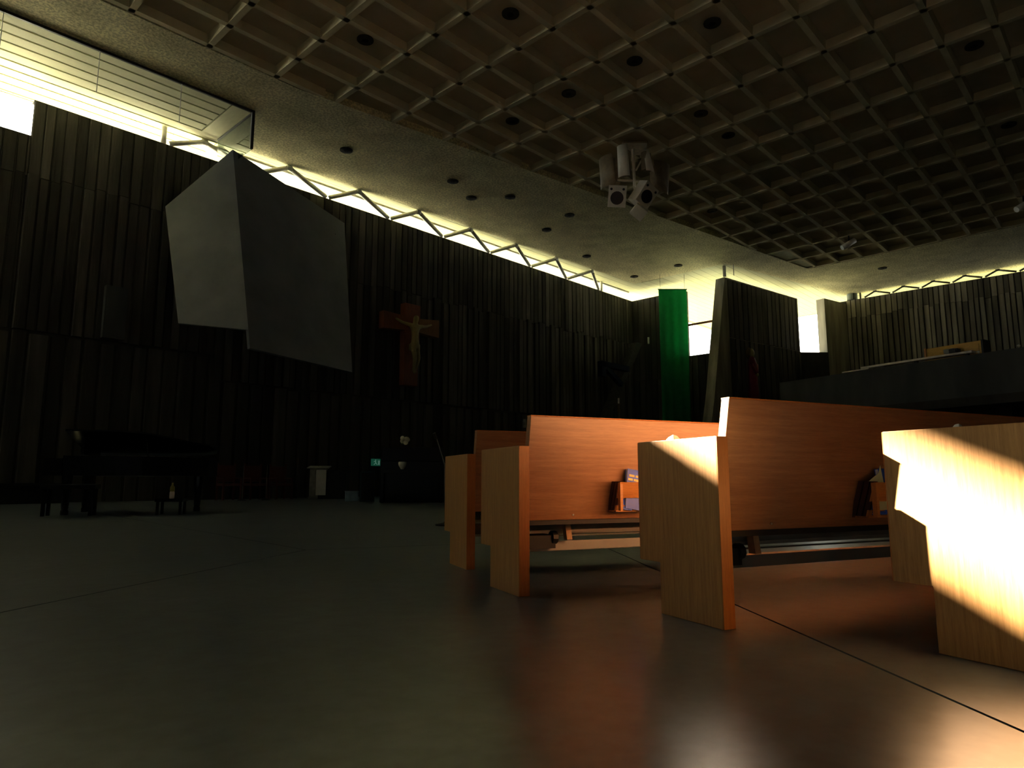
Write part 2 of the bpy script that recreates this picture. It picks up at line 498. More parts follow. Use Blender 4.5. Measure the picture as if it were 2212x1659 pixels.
# windows: inner glass bay at the left, its return pane, the long clerestory, the corner window, the slot
win1 = struct(MB().box(-9.3, 8.68, 18.80, 18.86, CZ - .07, CZ + .01).box(8.60, 8.68, 18.78, 18.86, 10.36, CZ).build('window_1', 'frame_dark'))
u = 8.60
while u > -3:
    MB().box(u - 2.02, u - .008, 18.82, 18.835, 10.36, CZ - .06).build('pane', 'clear_glass', win1)
    MB().box(u - .008, u + .004, 18.81, 18.845, 10.36, CZ - .06).build('mullion', 'frame_light', win1)
    u -= 2.03
win2 = struct(MB().box(8.64, 8.70, 18.86, 21.3, CZ - .05, CZ).build('window_2', 'frame_dark'))
MB().box(8.66, 8.675, 18.87, 21.3, 10.36, CZ - .05).build('pane', 'return_glass', win2)
win3 = struct(MB().box(8.8, 33.2, 21.86, 21.92, CZ - .045, CZ + .02).build('window_3', 'frame_light'))
u = 8.8
while u < 33:
    MB().box(u, min(u + 2.98, 33.2), 21.88, 21.89, WT + .01, CZ - .045).build('pane', 'clear_glass', win3); u += 3.0
win4 = struct(MB().box(UR + .1, UR + .16, 15.7, 18.3, 8.98, 9.09).build('window_4', 'cross_wood'))
MB().box(UR + .12, UR + .13, 15.75, 18.28, 7.32, 8.98).build('pane', 'clear_glass', win4)
MB().box(UR + .12, UR + .13, 15.75, 18.28, 9.09, CZ).build('pane', 'clear_glass', win4)
win5 = struct(MB().box(32.30, 32.42, 15.42, 15.54, 11.0, CZ).box(32.42, 32.45, 15.0, 15.03, 10.98, CZ).build('window_5', 'frame_light'))
# jamb of the corner window, bright edge of the low wall by the fin
MB().tube((42.62, 12.45, 11.19), (42.62, 12.45, CZ - .002), .29, 16).build('duct', 'duct_teal')
duct = bpy.data.objects['duct']; duct.rotation_euler = (0, 0, RZ); tag(duct, 'round dark duct stub standing on the right wall top beside the corner', 'duct')

# zigzag roof trusses standing on the wall tops
def truss(name, label, nodes_lo, nodes_hi, posts, r, mat, fn, fh=None):
    fh = fh or fn
    t = empty(name, R(*fn(nodes_lo[0], 0)), RZ)
    off = RMi @ t.location
    def L(a, z): return Vector((fn if z < zs[1] - .1 else fh)(a, z)) - off
    zlo, zhi = zs
    for i, h in enumerate(nodes_hi):
        for lo, sgn in ((nodes_lo[i], .06), (nodes_lo[i + 1], -.06)):
            MB().tube(L(lo + sgn, zlo), L(h - sgn * .4, zhi), r, 8).build('rod', mat, t, True)
        MB().tube(L(h - .09, zhi), L(h + .09, zhi), r * 1.15, 8).build('node', mat, t, True)
    for p in posts: MB().tube(Vector(fn(p, zlo - .06)) - off, Vector(fn(p, zhi + .06)) - off, r, 8).build('post', mat, t, True)
    tag(t, label, 'truss')
zs = (WT + .09, CZ - .065)
lo = [7.30 + 2.85 * i for i in range(9)]; hi = [8.40 + 2.83 * i for i in range(8)]
truss('zigzag_truss', 'pale zigzag steel rods along the glowing strip above the long dark wall', lo, hi, (7.18, 30.3), .085, 'truss_steel', lambda a, z: (a, WL + .08, z), lambda a, z: (a, 21.36 - (a - 8.8) * .0316 + (.12 if a > 9 else .35), z))
zs = (11.25, CZ - .07)
lo = [-11.83 + 1.475 * i for i in range(8)]; hi = [-11.2 + 1.475 * i for i in range(7)]
truss('zigzag_truss', 'dark zigzag steel rods above the boarded wall behind the gallery', lo, hi, (-12.0,), .05, 'truss_dark', lambda a, z: (42.62, -a, z))

# ------------------------------------------------------------------ folded grey panel hanging before the altar wall
def slabquad(name, p, th, parent, mat):
    p = [Vector(q) for q in p]
    nn = (p[1] - p[0]).cross(p[3] - p[0]).normalized() * th
    return MB().hexa([*p, *[q + nn for q in p]]).build(name, mat, parent)
fold = empty('folded_panel', R(8.99, 18.4, 4.3), RZ)
o0 = Vector((8.99, 18.4, 4.3))
Lb, Ab, Al, Rb = (7.306, 19.885, 4.998), (8.695, 18.314, 4.265), (8.678, 18.436, 4.804), (12.783, 19.4, 4.173)
Lt, At, Rt = (7.06, 20.848, 8.662), (8.494, 19.749, 10.607), (13.196, 20.854, 9.884)
q = lambda t: tuple(Vector(t) - o0)
slabquad('left_leaf', [q(Lb), q(Al), q(At), q(Lt)], -.10, fold, 'panel_concrete')
slabquad('right_leaf', [q(Ab), q(Rb), q(Rt), q(At)], -.10, fold, 'panel_concrete')
for p in ((7.6, 20.6, 8.2), (12.6, 20.55, 9.2)):
    MB().bar(q(p), q((p[0], 21.58, p[2])), .12, .12).build('wall_arm', 'frame_dark', fold)
tag(fold, 'huge grey folded panel tilting out of the dark left wall below the skylight', 'panel')

# ------------------------------------------------------------------ crucifix on the altar wall
cr = empty('crucifix', R(16.72, 21.42, 4.3), RZ)
MB().box(-.34, .34, -.16, .16, 0, 1.2).build('upright', 'cross_wood', cr, bevel=.02)
MB().box(-.36, .42, -.16, .16, 2.2, 3.3).build('upright_head', 'cross_wood', cr, bevel=.02)
MB().hexa([(-.34, -.15, 1.2), (.34, -.15, 1.2), (.34, .15, 1.2), (-.34, .15, 1.2), (-.36, -.15, 2.2), (.4, -.15, 2.2), (.4, .15, 2.2), (-.36, .15, 2.2)]).build('upright_waist', 'cross_wood', cr)
MB().hexa([(-1.42, -.2, 2.1), (-.3, -.2, 2.18), (-.3, .1, 2.18), (-1.42, .1, 2.1), (-1.42, -.2, 2.78), (-.3, -.2, 2.74), (-.3, .1, 2.74), (-1.42, .1, 2.78)]).build('arm', 'cross_wood', cr)
MB().hexa([(.3, -.2, 2.18), (1.38, -.2, 2.12), (1.38, .1, 2.12), (.3, .1, 2.18), (.3, -.2, 2.74), (1.38, -.2, 2.86), (1.38, .1, 2.86), (.3, .1, 2.74)]).build('arm', 'ochre_wood', cr)
sk = [((0, -.36, 1.62), .15), ((0, -.36, 1.95), .14), ((0, -.36, 2.25), .17), ((0, -.36, 2.46), .07), ((0, -.40, 2.62), .12), ((.02, -.42, 2.80), .11),
      ((-.24, -.36, 2.38), .085), ((-.58, -.32, 2.42), .06), ((-.92, -.28, 2.55), .045), ((.24, -.36, 2.38), .085), ((.58, -.32, 2.44), .06), ((.92, -.28, 2.58), .045),
      ((-.09, -.38, 1.48), .12), ((-.10, -.50, 1.02), .085), ((-.05, -.38, .58), .06), ((-.04, -.44, .44), .05), ((.09, -.38, 1.48), .12), ((.10, -.48, 1.02), .085), ((.03, -.36, .60), .06), ((.03, -.42, .46), .05)]
ed = [(0, 1), (1, 2), (2, 3), (3, 4), (4, 5), (2, 6), (6, 7), (7, 8), (2, 9), (9, 10), (10, 11), (0, 12), (12, 13), (13, 14), (14, 15), (0, 16), (16, 17), (17, 18), (18, 19)]
def skin_body(name, sk, ed, mat, parent):
    me = bpy.data.meshes.new(name); me.from_pydata([p for p, r in sk], ed, []); me.materials.append(M[mat])
    o = bpy.data.objects.new(name, me); C.objects.link(o); o.parent = parent
    o.modifiers.new('skin', 'SKIN'); 
    for k, (p, r) in enumerate(sk): me.skin_vertices[0].data[k].radius = (r, r)
    me.skin_vertices[0].data[0].use_root = True
    sb = o.modifiers.new('sub', 'SUBSURF'); sb.levels = 2; sb.render_levels = 2
    return o
skin_body('figure', sk, ed, 'gilt_skin', cr)
MB().box(-.22, .22, -.46, -.22, 1.36, 1.66).build('loincloth', 'gilt_skin', cr, bevel=.06)
tag(cr, 'carved crucifix with gilded figure on a broad reddish cross', 'crucifix')

# ------------------------------------------------------------------ ceiling fittings
def can(u, v, z, label, r=.19):
    t = empty('recessed_light', R(u, -v, z), RZ)
    MB().lathe([(r, -.035), (r * 1.12, -.03), (r * 1.12, .0), (r * .98, .0), (r * .92, -.02)], 18).build('trim_ring', 'can_ring', t, True)
    MB().lathe([(r * .9, -.028), (r * .9, .0)], 18).build('bore', 'can_black', t)
    MB().lathe([(r * .42, -.04), (r * .40, -.028)], 12).build('bulb', 'can_black', t)
    tag(t, label, 'ceiling light', 'recessed ceiling lights')
band = [((11.93, -18.9), 'round recessed light in the plain ceiling band right of the skylight corner'),
        ((15.99, -18.1), 'recessed light in the ceiling band above the zigzag, second from the skylight corner'),
        ((17.49, -18.7), 'recessed light in the ceiling band, lower of a close pair left of the speakers'),
        ((18.47, -17.53), 'recessed light in the ceiling band, right of a close pair left of the speakers'),
        ((21.5, -16.99), 'recessed light in the ceiling band hard by the coffers left of the speakers'),
        ((22.14, -18.79), 'recessed light in the ceiling band midway along the zigzag'),
        ((26.22, -19.68), 'small recessed light near the far end of the zigzag strip'),
        ((30.71, -19.87), 'smallest recessed light at the far ceiling corner before the green banner'),
        ((30.63, -17.14), 'small recessed light in the ceiling above the green banner'),
        ((38.34, -9.64), 'recessed light in the ceiling band above the gallery wall')]
for (u, v), lab in band: can(u, v, CZ, lab)
k = (CZ + RIBD - CAM_Z) / 11.0
cof = [((10.54, -10.25), 'round recessed light in a coffer at the top centre of the ceiling'),
       ((9.16, -13.72), 'recessed light in a coffer above the plain band, left of centre'),
       ((14.11, -6.86), 'large recessed light in a coffer at the top, right of centre'),
       ((14.12, -9.14), 'recessed light in a coffer, second of the row running up from the speakers'),
       ((14.12, -11.32), 'recessed light in a coffer, third of the row up to the top right'),
       ((14.25, -13.63), 'recessed light in a coffer next to the plain ceiling band'),
       ((17.78, -9.19), 'recessed light in a coffer above and right of the speakers'),
       ((19.84, -2.57), 'recessed light in a coffer near the upper right corner'),
       ((19.81, -9.23), 'recessed light in a coffer right of the hanging speakers'),
       ((5.69, -14.97), 'recessed light cut by the top edge, left of centre'),
       ((25.46, -2.74), 'recessed light in a coffer at the right edge'),
       ((25.52, -12.66), 'recessed light in a far coffer beyond the hanging speakers')]
for (u, v), lab in cof:
    u, v = u * k, v * k
    j = round((u - 4.59) / 1.835 - .5); i = round((v + 16.668) / 1.132 - .5)
    can(4.59 + 1.835 * (j + .5), -16.668 + 1.132 * (i + .5), CZ + RIBD, lab)

# loudspeaker cluster hanging from the ribs
cl = empty('speaker_mount', (4.05, 21.6, CZ))
MB().box(-.42, .42, -.42, .42, .0, .06).build('ceiling_plate', 'speaker_tan', cl)
MB().tube((0, 0, 0), (.02, 0, -1.35), .05, 10).build('pole', 'speaker_white', cl, True)
MB().bar((-.45, 0, -.05), (-.08, 0, -.75), .05, .05).build('strut', 'speaker_white', cl)
MB().bar((.45, 0, -.05), (.08, 0, -.75), .05, .05).build('strut', 'speaker_white', cl)
MB().tube((.0, -.02, -1.3), (.04, -.14, -2.02), .03, 8).build('drop_rod', 'speaker_white', cl, True)
MB().bar((-.55, -.05, -1.12), (.5, .05, -1.12), .06, .06).build('crossbar', 'speaker_white', cl)
tag(cl, 'pale ceiling bracket with pole carrying the loudspeaker cluster', 'bracket')
def curved(name, ang, r, w0, w1, z0, z1, loc, tilt, mat, label):
    """curved horn shell: part of a cone, open behind"""
    t = empty(name, loc, ang)
    n = 8; v = []; f = []
    for th in (0, .03):
        for z, wd in ((z0, w0), (z1, w1)):
            for i in range(n + 1):
                a = (i / n - .5) * 1.5
                rr = r + th
                v.append((math.sin(a) * wd, -math.cos(a) * rr * .55 - (z - z0) * tilt, z))
    m1 = n + 1
    for i in range(n):
        f += [(i, i + 1, m1 + i + 1, m1 + i), (2 * m1 + i + 1, 2 * m1 + i, 3 * m1 + i, 3 * m1 + i + 1)]
        f += [(i + 1, i, 2 * m1 + i, 2 * m1 + i + 1), (m1 + i, m1 + i + 1, 3 * m1 + i + 1, 3 * m1 + i)]
    for e in (0, n): f.append((e, m1 + e, 3 * m1 + e, 2 * m1 + e))
    MB().add(v, f).build('shell', mat, t, True)
    MB().box(-w0 * .5, w0 * .5, -r * .25, r * .1, z0 + .1, z1 - .1).build('driver', 'speaker_tan', t)
    tag(t, label, 'loudspeaker', 'hanging loudspeakers')
curved('horn_speaker', -.55, .5, .30, .26, -1.12, -.08, (3.78, 21.45, CZ), .10, 'speaker_white', 'pale upright horn speaker at the left of the hanging cluster')
curved('horn_speaker', .65, .5, .30, .16, -.95, -.12, (4.42, 21.45, CZ), -.2, 'speaker_white', 'narrow pale horn speaker tilting right in the hanging cluster')
curved('horn_speaker', -.95, .6, .52, .46, -1.25, -.22, (3.42, 21.9, CZ), .1, 'speaker_tan', 'broad shaded tan horn speaker behind the left of the hanging cluster')
curved('horn_speaker', .55, .6, .42, .52, -1.5, -.45, (4.85, 21.9, CZ), .05, 'speaker_tan', 'broad shaded tan horn speaker at the right of the hanging cluster')
def boxspk(loc, rot, w, h, d, label, cone=True):
    t = empty('box_speaker', loc); t.rotation_euler = rot
    MB().box(-w / 2, w / 2, 0, d, -h / 2, h / 2).build('cabinet', 'speaker_white', t, bevel=.015)
    if cone:
        def disc(x, z, r):
            n = 18; vv = [(x + r * math.cos(2 * math.pi * k / n), y, z + r * math.sin(2 * math.pi * k / n)) for y in (-.012, .004) for k in range(n)]
            return MB().add(vv, [tuple(range(n)), tuple(range(2 * n - 1, n - 1, -1))] + [(i, i + n, (i + 1) % n + n, (i + 1) % n) for i in range(n)])
        disc(0, -.05, w * .37).build('woofer', 'speaker_cone', t)
        disc(-w * .34, h * .33, w * .07).build('port', 'speaker_cone', t)
        disc(w * .34, h * .33, w * .07).build('port', 'speaker_cone', t)
        disc(.06, -.09, w * .1).build('dust_cap', 'can_ring', t)
    else:
        MB().box(-w * .44, w * .44, -.012, .0, -h * .44, h * .44).build('grille', 'speaker_white', t)
    tag(t, label, 'loudspeaker', 'hanging loudspeakers')
boxspk((3.44, 21.35, 9.80), (.42, .10, -.15), .58, .70, .42, 'pale box speaker with black round woofer at the left of the cluster')
boxspk((4.42, 21.25, 9.80), (.42, .42, .62), .58, .74, .48, 'pale box speaker facing right with dark woofer, lower right of cluster')
boxspk((4.12, 21.3, 9.22), (.75, .62, .2), .46, .40, .36, 'small white box speaker pointing down at the bottom of the cluster', False)

# two white spotlights under the coffers
def spot(loc, rz, label):
    t = empty('spotlight', loc, rz)
    MB().tube((0, 0, 0), (.0, 0, -.28), .03, 8).build('stem', 'can_black', t)
    MB().tube((.26, 0, -.22), (-.30, 0, -.56), .12, 14).build('barrel', 'speaker_white', t, True)
    MB().tube((-.30, 0, -.56), (-.33, 0, -.578), .115, 14).build('lens', 'paper_white', t)
    tag(t, label, 'spotlight', 'white spotlights under the coffers')
spot(R(32.115, 9.35, CZ + .01), 0.0, 'small white spotlight under the far coffers near the corner window')
spot(R(32.115, 2.95, CZ + .01), 0.05, 'white spotlight under the coffers at the right edge')

# ------------------------------------------------------------------ banner
bn = empty('banner', R(31.8, 18.2, 2.5), -math.pi / 2)
nu, nz = 24, 16
v = []; f = []
for th in (0, .012):
    for j in range(nz + 1):
        zz = j / nz
        for i in range(nu + 1):
            x = i / nu
            fold_ = (math.sin(x * 21) * .05 + math.sin(x * 9 + 1) * .06) * (1 - zz * .75)
            v.append((fold_ + th, -.75 + 1.50 * x, zz * 8.22))
m1 = (nu + 1) * (nz + 1)
for j in range(nz):
    for i in range(nu):
        a = j * (nu + 1) + i
        f += [(a, a + 1, a + nu + 2, a + nu + 1), (m1 + a + 1, m1 + a, m1 + a + nu + 1, m1 + a + nu + 2)]
for j in range(nz):
    for i in (0, nu):
        a = j * (nu + 1) + i; f.append((a, a + nu + 1, m1 + a + nu + 1, m1 + a))
MB().add(v, f).build('cloth', 'banner_green', bn, True)
MB().tube((.006, -.78, 8.24), (.006, .78, 8.24), .025, 8).build('rod', 'frame_dark', bn)
for y in (-.65, .65): MB().tube((.006, y, 8.25), (.006, y, CZ - 2.5), .008, 6).build('cord', 'frame_dark', bn)
tag(bn, 'tall plain green cloth banner hanging from the ceiling edge', 'banner')

# ------------------------------------------------------------------ statue in red before the fin
st = empty('statue', R(33.75, 14.85, 0), RZ + fin_a)
MB().box(-.35, .35, -.3, .3, 0, 4.4).build('pedestal', 'wall_concrete', st, bevel=.03)
MB().lathe([(.30, 4.4), (.33, 4.9), (.27, 5.6), (.25, 6.2), (.27, 6.55), (.16, 6.85), (.08, 6.95)], 16, sy=.75).build('robe', 'robe_red', st, True)
MB().lathe([(.02, 6.88), (.10, 6.92), (.13, 7.08), (.12, 7.2), (.05, 7.32), (.01, 7.34)], 12).build('head', 'gilt_skin', st, True)
MB().tube((0, .14, 7.12), (0, .17, 7.12), .30, 18).build('halo', 'icon_gold', st)
MB().ball((-.02, -.25, 5.95), .09).build('clasped_hands', 'gilt_skin', st, True)
MB().tube((-.22, -.1, 6.5), (-.03, -.24, 5.98), .08, 8).build('sleeve', 'robe_red', st, True)
MB().tube((.22, -.1, 6.5), (0.0, -.24, 5.98), .08, 8).build('sleeve', 'robe_red', st, True)
tag(st, 'dim figure statue in a red robe before the leaning concrete wall', 'statue')

# ------------------------------------------------------------------ leaning beam, blue bracket and small things by the far corner
o = MB().hexa([(28.35, 20.7, 3.0), (28.75, 20.7, 3.0), (28.75, 21.1, 3.0), (28.35, 21.1, 3.0), (32.1, 20.7, 8.25), (32.65, 20.7, 8.25), (32.65, 21.1, 8.25), (32.1, 21.1, 8.25)]).box(28.2, 28.9, 20.6, 21.2, 0, 3.0).build('leaning_beam', 'grey_beam')
o.rotation_euler = (0, 0, RZ); tag(o, 'grey sloping beam leaning up into the far corner', 'beam')
br = empty('wall_bracket', R(28.4, 20.6, 5.6), RZ)
MB().box(0, 2.45, -.2, .1, .82, 1.10).build('arm', 'blue_steel', br)
MB().box(-.05, .3, -.2, .1, .3, 1.08).build('end_plate', 'blue_steel', br)
MB().bar((.35, -.05, .85), (1.85, -.05, .05), .24, .24).build('brace', 'blue_steel', br)
tag(br, 'dark blue steel bracket projecting from the sloping beam', 'bracket')
cd = empty('candlestick', R(29.6, 20.3, 0), RZ)
MB().box(-.22, .22, -.22, .22, 0, 3.7).build('plinth', 'wall_concrete', cd)
MB().lathe([(.16, 3.7), (.15, 3.78), (.04, 3.85), (.05, 4.1), (.09, 4.2), (.04, 4.3), (.05, 4.5), (.12, 4.56)], 12).build('stem', 'icon_gold', cd, True)
MB().tube((0, 0, 4.56), (0, 0, 4.85), .045, 8).build('candle', 'beam_pale', cd)
tag(cd, 'small gilded candlestick beneath the sloping beam', 'candlestick')
o = MB().box(UR - .14, UR - .01, 20.57, 20.63, 8.3, 8.68).build('light_strip', 'paper_white')
o.rotation_euler = (0, 0, RZ); tag(o, 'thin white upright strip on the wall left of the green banner', 'strip light')
o = MB().box(23.55, 23.75, 21.5, 21.58, 3.05, 3.45).box(23.6, 23.7, 21.47, 21.5, 3.18, 3.3).build('switch_plate', 'switch_white')
o.rotation_euler = (0, 0, RZ); tag(o, 'small pale switch plate on the dark wall above the pews', 'switch')
o = MB().box(5.85, 6.42, 21.42, 21.62, 4.6, 6.12).box(5.90, 6.37, 21.40, 21.42, 4.66, 6.06).build('wall_speaker', 'parapet_concrete')
o.rotation_euler = (0, 0, RZ); tag(o, 'faint grey upright box on the boarded wall left of the folded panel', 'wall box')

# ------------------------------------------------------------------ gallery on the right
bd = Vector((-.505, .863)).normalized(); be = Vector((bd.y, -bd.x)); bo = Vector((14.9, 20.0)) + be * .15
ga = math.atan2(bd.y, bd.x)
gal = struct(MB().box(-8.5, 8.4, -.22, 0, 3.18, 4.50).box(8.2, 8.4, -13.5, -.2, 3.18, 4.50).build('trim_1', 'parapet_concrete'), False)
gal.location = (bo.x, bo.y, 0); gal.rotation_euler = (0, 0, ga)
MB().box(-8.5, 8.4, -13.5, 0, 2.9, 3.18).build('gallery_deck', 'wall_concrete', gal)
for x in (-5, 1, 7): MB().box(x - .2, x + .2, -1.6, -1.2, -.0, 2.9).build('gallery_post', 'wall_concrete', gal)
def gthing(name, x, y, z): 
    p = bo + bd * x - be * y
    return empty(name, (p.x, p.y, z), ga)
t = gthing('desk_board', 3.3, -.10, 4.5)
MB().box(-2.1, 1.6, -.16, .14, .06, .13).build('board', 'beam_pale', t, bevel=.01)
MB().box(1.3, 2.35, -.10, .12, .015, .055).build('lower_board', 'beam_pale', t)
for x in (-1.9, -.3, 1.4): MB().box(x - .05, x + .05, -.06, .06, 0, .06).build('block', 'heater_black', t)
tag(t, 'long pale board lying along the gallery parapet', 'board')
t = gthing('yellow_bench', 2.12, -.75, 3.18)
MB().box(-.86, .86, -.03, .03, 1.34, 1.86).build('back_panel', 'yellow_wood', t, bevel=.008)
for x in (-.43, .02, .44): MB().box(x - .36, x + .30, .03, .045, 1.44, 1.76).build('inset_panel', 'yellow_wood', t)
MB().box(.86, .92, -.42, .05, 0, 1.88).build('end_panel', 'rack_wood', t); MB().box(-.92, -.86, -.42, .05, 0, 1.88).build('end_panel', 'heater_black', t)
MB().box(-.86, .86, -.42, -.03, 1.0, 1.06).build('seat', 'yellow_wood', t)
tag(t, 'yellow wooden panelled bench back rising behind the gallery parapet', 'bench')
t = gthing('yellow_bench', -1.2, -.9, 3.18)
MB().box(-.9, .9, -.03, .03, 1.2, 1.86).build('back_panel', 'yellow_wood', t, bevel=.008)
MB().box(.9, .96, -.42, .05, 0, 1.9).build('end_panel', 'rack_wood', t)
MB().box(-.9, .9, -.42, -.03, 1.0, 1.06).build('seat', 'yellow_wood', t)
tag(t, 'second yellow bench back cut by the right edge above the gallery', 'bench')
t = gthing('projector', 1.75, -.08, 4.63)
MB().box(-.13, .13, -.12, .12, .0, .14).build('body', 'heater_black', t, bevel=.015)
MB().box(.0, .3, -.10, .10, .02, .16).build('side_box', 'lectern_grey', t, bevel=.01)
MB().tube((-.05, .12, .06), (-.05, .16, .06), .05, 10).build('lens', 'speaker_cone', t)
tag(t, 'small dark device with grey box on the pale gallery board', 'projector')
for x, lab in ((-.05, 'white knob on the gallery parapet right of the dark device'), (-.28, 'second white knob on the gallery parapet towards the right edge'),
               (-.62, 'white knob on the gallery parapet nearest the right edge'), (1.05, 'white knob on the gallery parapet just below the pale board end')):
    t = gthing('parapet_knob', x, -.06, 4.5)
    MB().lathe([(.02, 0), (.02, .04), (.05, .05), (.05, .08), (.02, .10)], 10).build('knob', 'paper_white', t, True)
    tag(t, lab, 'knob', 'white knobs along the gallery parapet')

# ------------------------------------------------------------------ pews
PEW_L = 4.5
def sb(z): return .007 - .19 * (z - .75)          # rear face of the leaning backrest
def make_pew():
    t = empty('pew', (0, 0, 0))
    prof = [(0, 0), (.38, 0), (.38, .216), (.52, .216), (.52, .746), (0, .746)]
    for x in (0, PEW_L):
        MB().prism(prof, lambda p, a: (a, p[0], p[1]), x, x + .058).build('end_panel', 'end_wood', t, bevel=.0025)
        ep = t.children[-1]
        MB().box(x + .0005, x + .0575, -.004, .0, .002, .744).build('edge_strip', 'edge_wood', ep)
        MB().box(x + .0005, x + .0575, .52, .523, .218, .744).build('edge_strip', 'edge_wood', ep)
    z0, z1 = .365, .898
    p = []
    for z in (z0, z1):
        p += [(.06, sb(z), z), (PEW_L - .002, sb(z), z), (PEW_L - .002, sb(z) + .045, z), (.06, sb(z) + .045, z)]
    bk = MB().hexa(p).build('backrest', 'back_wood', t, bevel=.002)
    MB().hexa([(.06, sb(z1) - .001, z1), (PEW_L - .002, sb(z1) - .001, z1), (PEW_L - .002, sb(z1) + .046, z1), (.06, sb(z1) + .046, z1),
               (.06, sb(z1) - .001, z1 + .006), (PEW_L - .002, sb(z1) - .001, z1 + .006), (PEW_L - .002, sb(z1) + .046, z1 + .006), (.06, sb(z1) + .046, z1 + .006)]).build('top_strip', 'edge_wood', bk)
    MB().box(.058, PEW_L, .13, .50, .385, .42).build('seat', 'seat_wood', t, bevel=.006)
    MB().box(.058, PEW_L, .09, .13, .340, .37).build('seat_shade_strip', 'heater_black', t)  # black strip drawn for the shadow gap below the backrest
    # under-seat heater: two pale casings, a thin pipe, a black end cap and wooden hangers
    h = MB().hexa([(.08, .27, .296), (PEW_L - .1, .27, .296), (PEW_L - .1, .40, .300), (.08, .40, .300), (.08, .29, .335), (PEW_L - .1, .29, .335), (PEW_L - .1, .40, .335), (.08, .40, .335)]).build('heater_casing', 'heater_metal', t)
    MB().box(.08, PEW_L - .1, .262, .274, .284, .300).build('flange', 'heater_metal', h)
    MB().tube((.08, .29, .266), (PEW_L - .1, .29, .266), .005, 6).build('pipe', 'heater_metal', h)
    h2 = MB().box(.08, PEW_L - .1, .265, .38, .186, .232).build('heater_casing', 'heater_metal', t, bevel=.004)
    MB().box(.08, PEW_L - .1, .258, .268, .226, .240).build('flange', 'heater_metal', h2)
    MB().box(.08, .32, .22, .40, .205, .275).tube((.30, .235, .262), (.33, .235, .262), .035, 10).build('end_cap', 'heater_black', t)
    for k in range(4):
        x = .37 + k * 1.2
        MB().hexa([(x + .012, .20, .25), (x + .045, .20, .25), (x + .045, .24, .25), (x + .012, .24, .25), (x, .20, .332), (x + .033, .20, .332), (x + .033, .24, .332), (x, .24, .332)]).build('hanger', 'bracket_wood', t)
    for x in (.35, 1.9, 3.4):
        MB().tube((x, sb(.39) - .006, .39), (x, sb(.39) + .002, .39), .006, 8).build('screw', 'chrome', bk)
    return t
def rack(parent, x):
    """open book rack on the rear of a backrest: slatted side, pocket front, lower lip"""
    r = empty('book_rack', (x, 0, 0)); r.parent = parent
    W = .24
    def sl(s_top0, s_top1, xx, w, mat, z0=.405, z1=.566):
        MB().hexa([(xx, s_top0 + .055, z0), (xx + w, s_top0 + .055, z0), (xx + w, s_top1 + .055, z0), (xx, s_top1 + .055, z0),
                   (xx, s_top0, z1), (xx + w, s_top0, z1), (xx + w, s_top1, z1), (xx, s_top1, z1)]).build('slat', mat, r)
    for xx in (0, W - .012):
        sl(-.060, -.034, xx, .012, 'dark_slat'); sl(-.028, -.004, xx, .012, 'dark_slat'); sl(.002, .028, xx, .012, 'dark_slat')
    def front(z0, z1, name):
        g = lambda z: -.063 + .055 * (.566 - z) / .161
        MB().hexa([(-.004, g(z0), z0), (W + .004, g(z0), z0), (W + .004, g(z0) + .010, z0), (-.004, g(z0) + .010, z0),
                   (-.004, g(z1), z1), (W + .004, g(z1), z1), (W + .004, g(z1) + .010, z1), (-.004, g(z1) + .010, z1)]).build(name, 'rack_wood', r)
    front(.478, .562, 'pocket_front'); front(.412, .440, 'lower_lip')
    MB().box(.0, W, -.008, .07, .405, .412).build('base', 'rack_wood', r)
    MB().box(-.002, .014, -.0585, -.036, .412, .56).build('stile', 'rack_wood', r)
    return r
pews = [((-.296, 4.551), 111.5, 'wooden pew farthest down the row, its end small and unlit', None),
        ((.034, 3.498), 113.8, 'second wooden pew from the left, its glowing back carrying a book rack', .566),
        ((.812, 2.735), 115.7, 'wooden pew with sunlit end corner and bright back edge, in the middle', .850),
        ((1.595, 2.043), 117.9, 'nearest wooden pew, its end panel blazing with sunlight', None)]
proto = make_pew()
pewobj = []
for i, (p, ang, lab, rx) in enumerate(pews):
    o = proto if i == 0 else copy_tree(proto)
    pewobj.append((o, p, ang, lab, rx))
for o, p, ang, lab, rx in pewobj:
    o.location = (p[0], p[1], 0); o.rotation_euler = (0, 0, math.radians(ang - 90))
    tag(o, lab, 'pew', 'wooden pews in curved rows')
    if rx: rack(o, rx)
def pew_point(i, x, y, z):
    _, p, ang, _, _ = pewobj[i]
    q = Matrix.Rotation(math.radians(ang - 90), 4, 'Z') @ Vector((x, y, z))
    return (p[0] + q.x, p[1] + q.y, q.z), math.radians(ang - 90)
def book(i, x, y, z, w, h, tilt, roll, label, group, kind='book', thick=.022, rows=True, mat='book_blue'):
    loc, rz = pew_point(i, x, y, z)
    t = empty('hymn_book' if kind == 'book' else kind, loc); t.rotation_euler = (tilt, roll, rz)
    MB().box(0, w, 0, .003, 0, h).build('front_cover', mat, t)
    MB().box(.002, w, .003, thick - .003, .003, h - .003).build('pages', 'paper_white', t)
    MB().box(0, w, thick - .003, thick, 0, h).build('back_cover', mat, t)
    if rows:
        for k, (a, b2) in enumerate(((.10, .78), (.06, .62), (.10, .70))):
            zz = h - .042 - k * .021
            x0 = w * a
            xs = [x0, x0 + (b2 - a) * w * .42, x0 + (b2 - a) * w * .50, w * b2]
            MB().box(xs[0], xs[1], -.0012, .0, zz, zz + .012).build('title_mark', 'book_yellow', t)
            MB().box(xs[2], xs[3], -.0012, .0, zz, zz + .012).build('title_mark', 'book_yellow', t)
    tag(t, label, 'book', group)
    return t
book(1, .615, -.026, .425, .12, .215, -.10, .16, 'blue hymn book with yellow title standing in the second pew rack', 'hymn books')
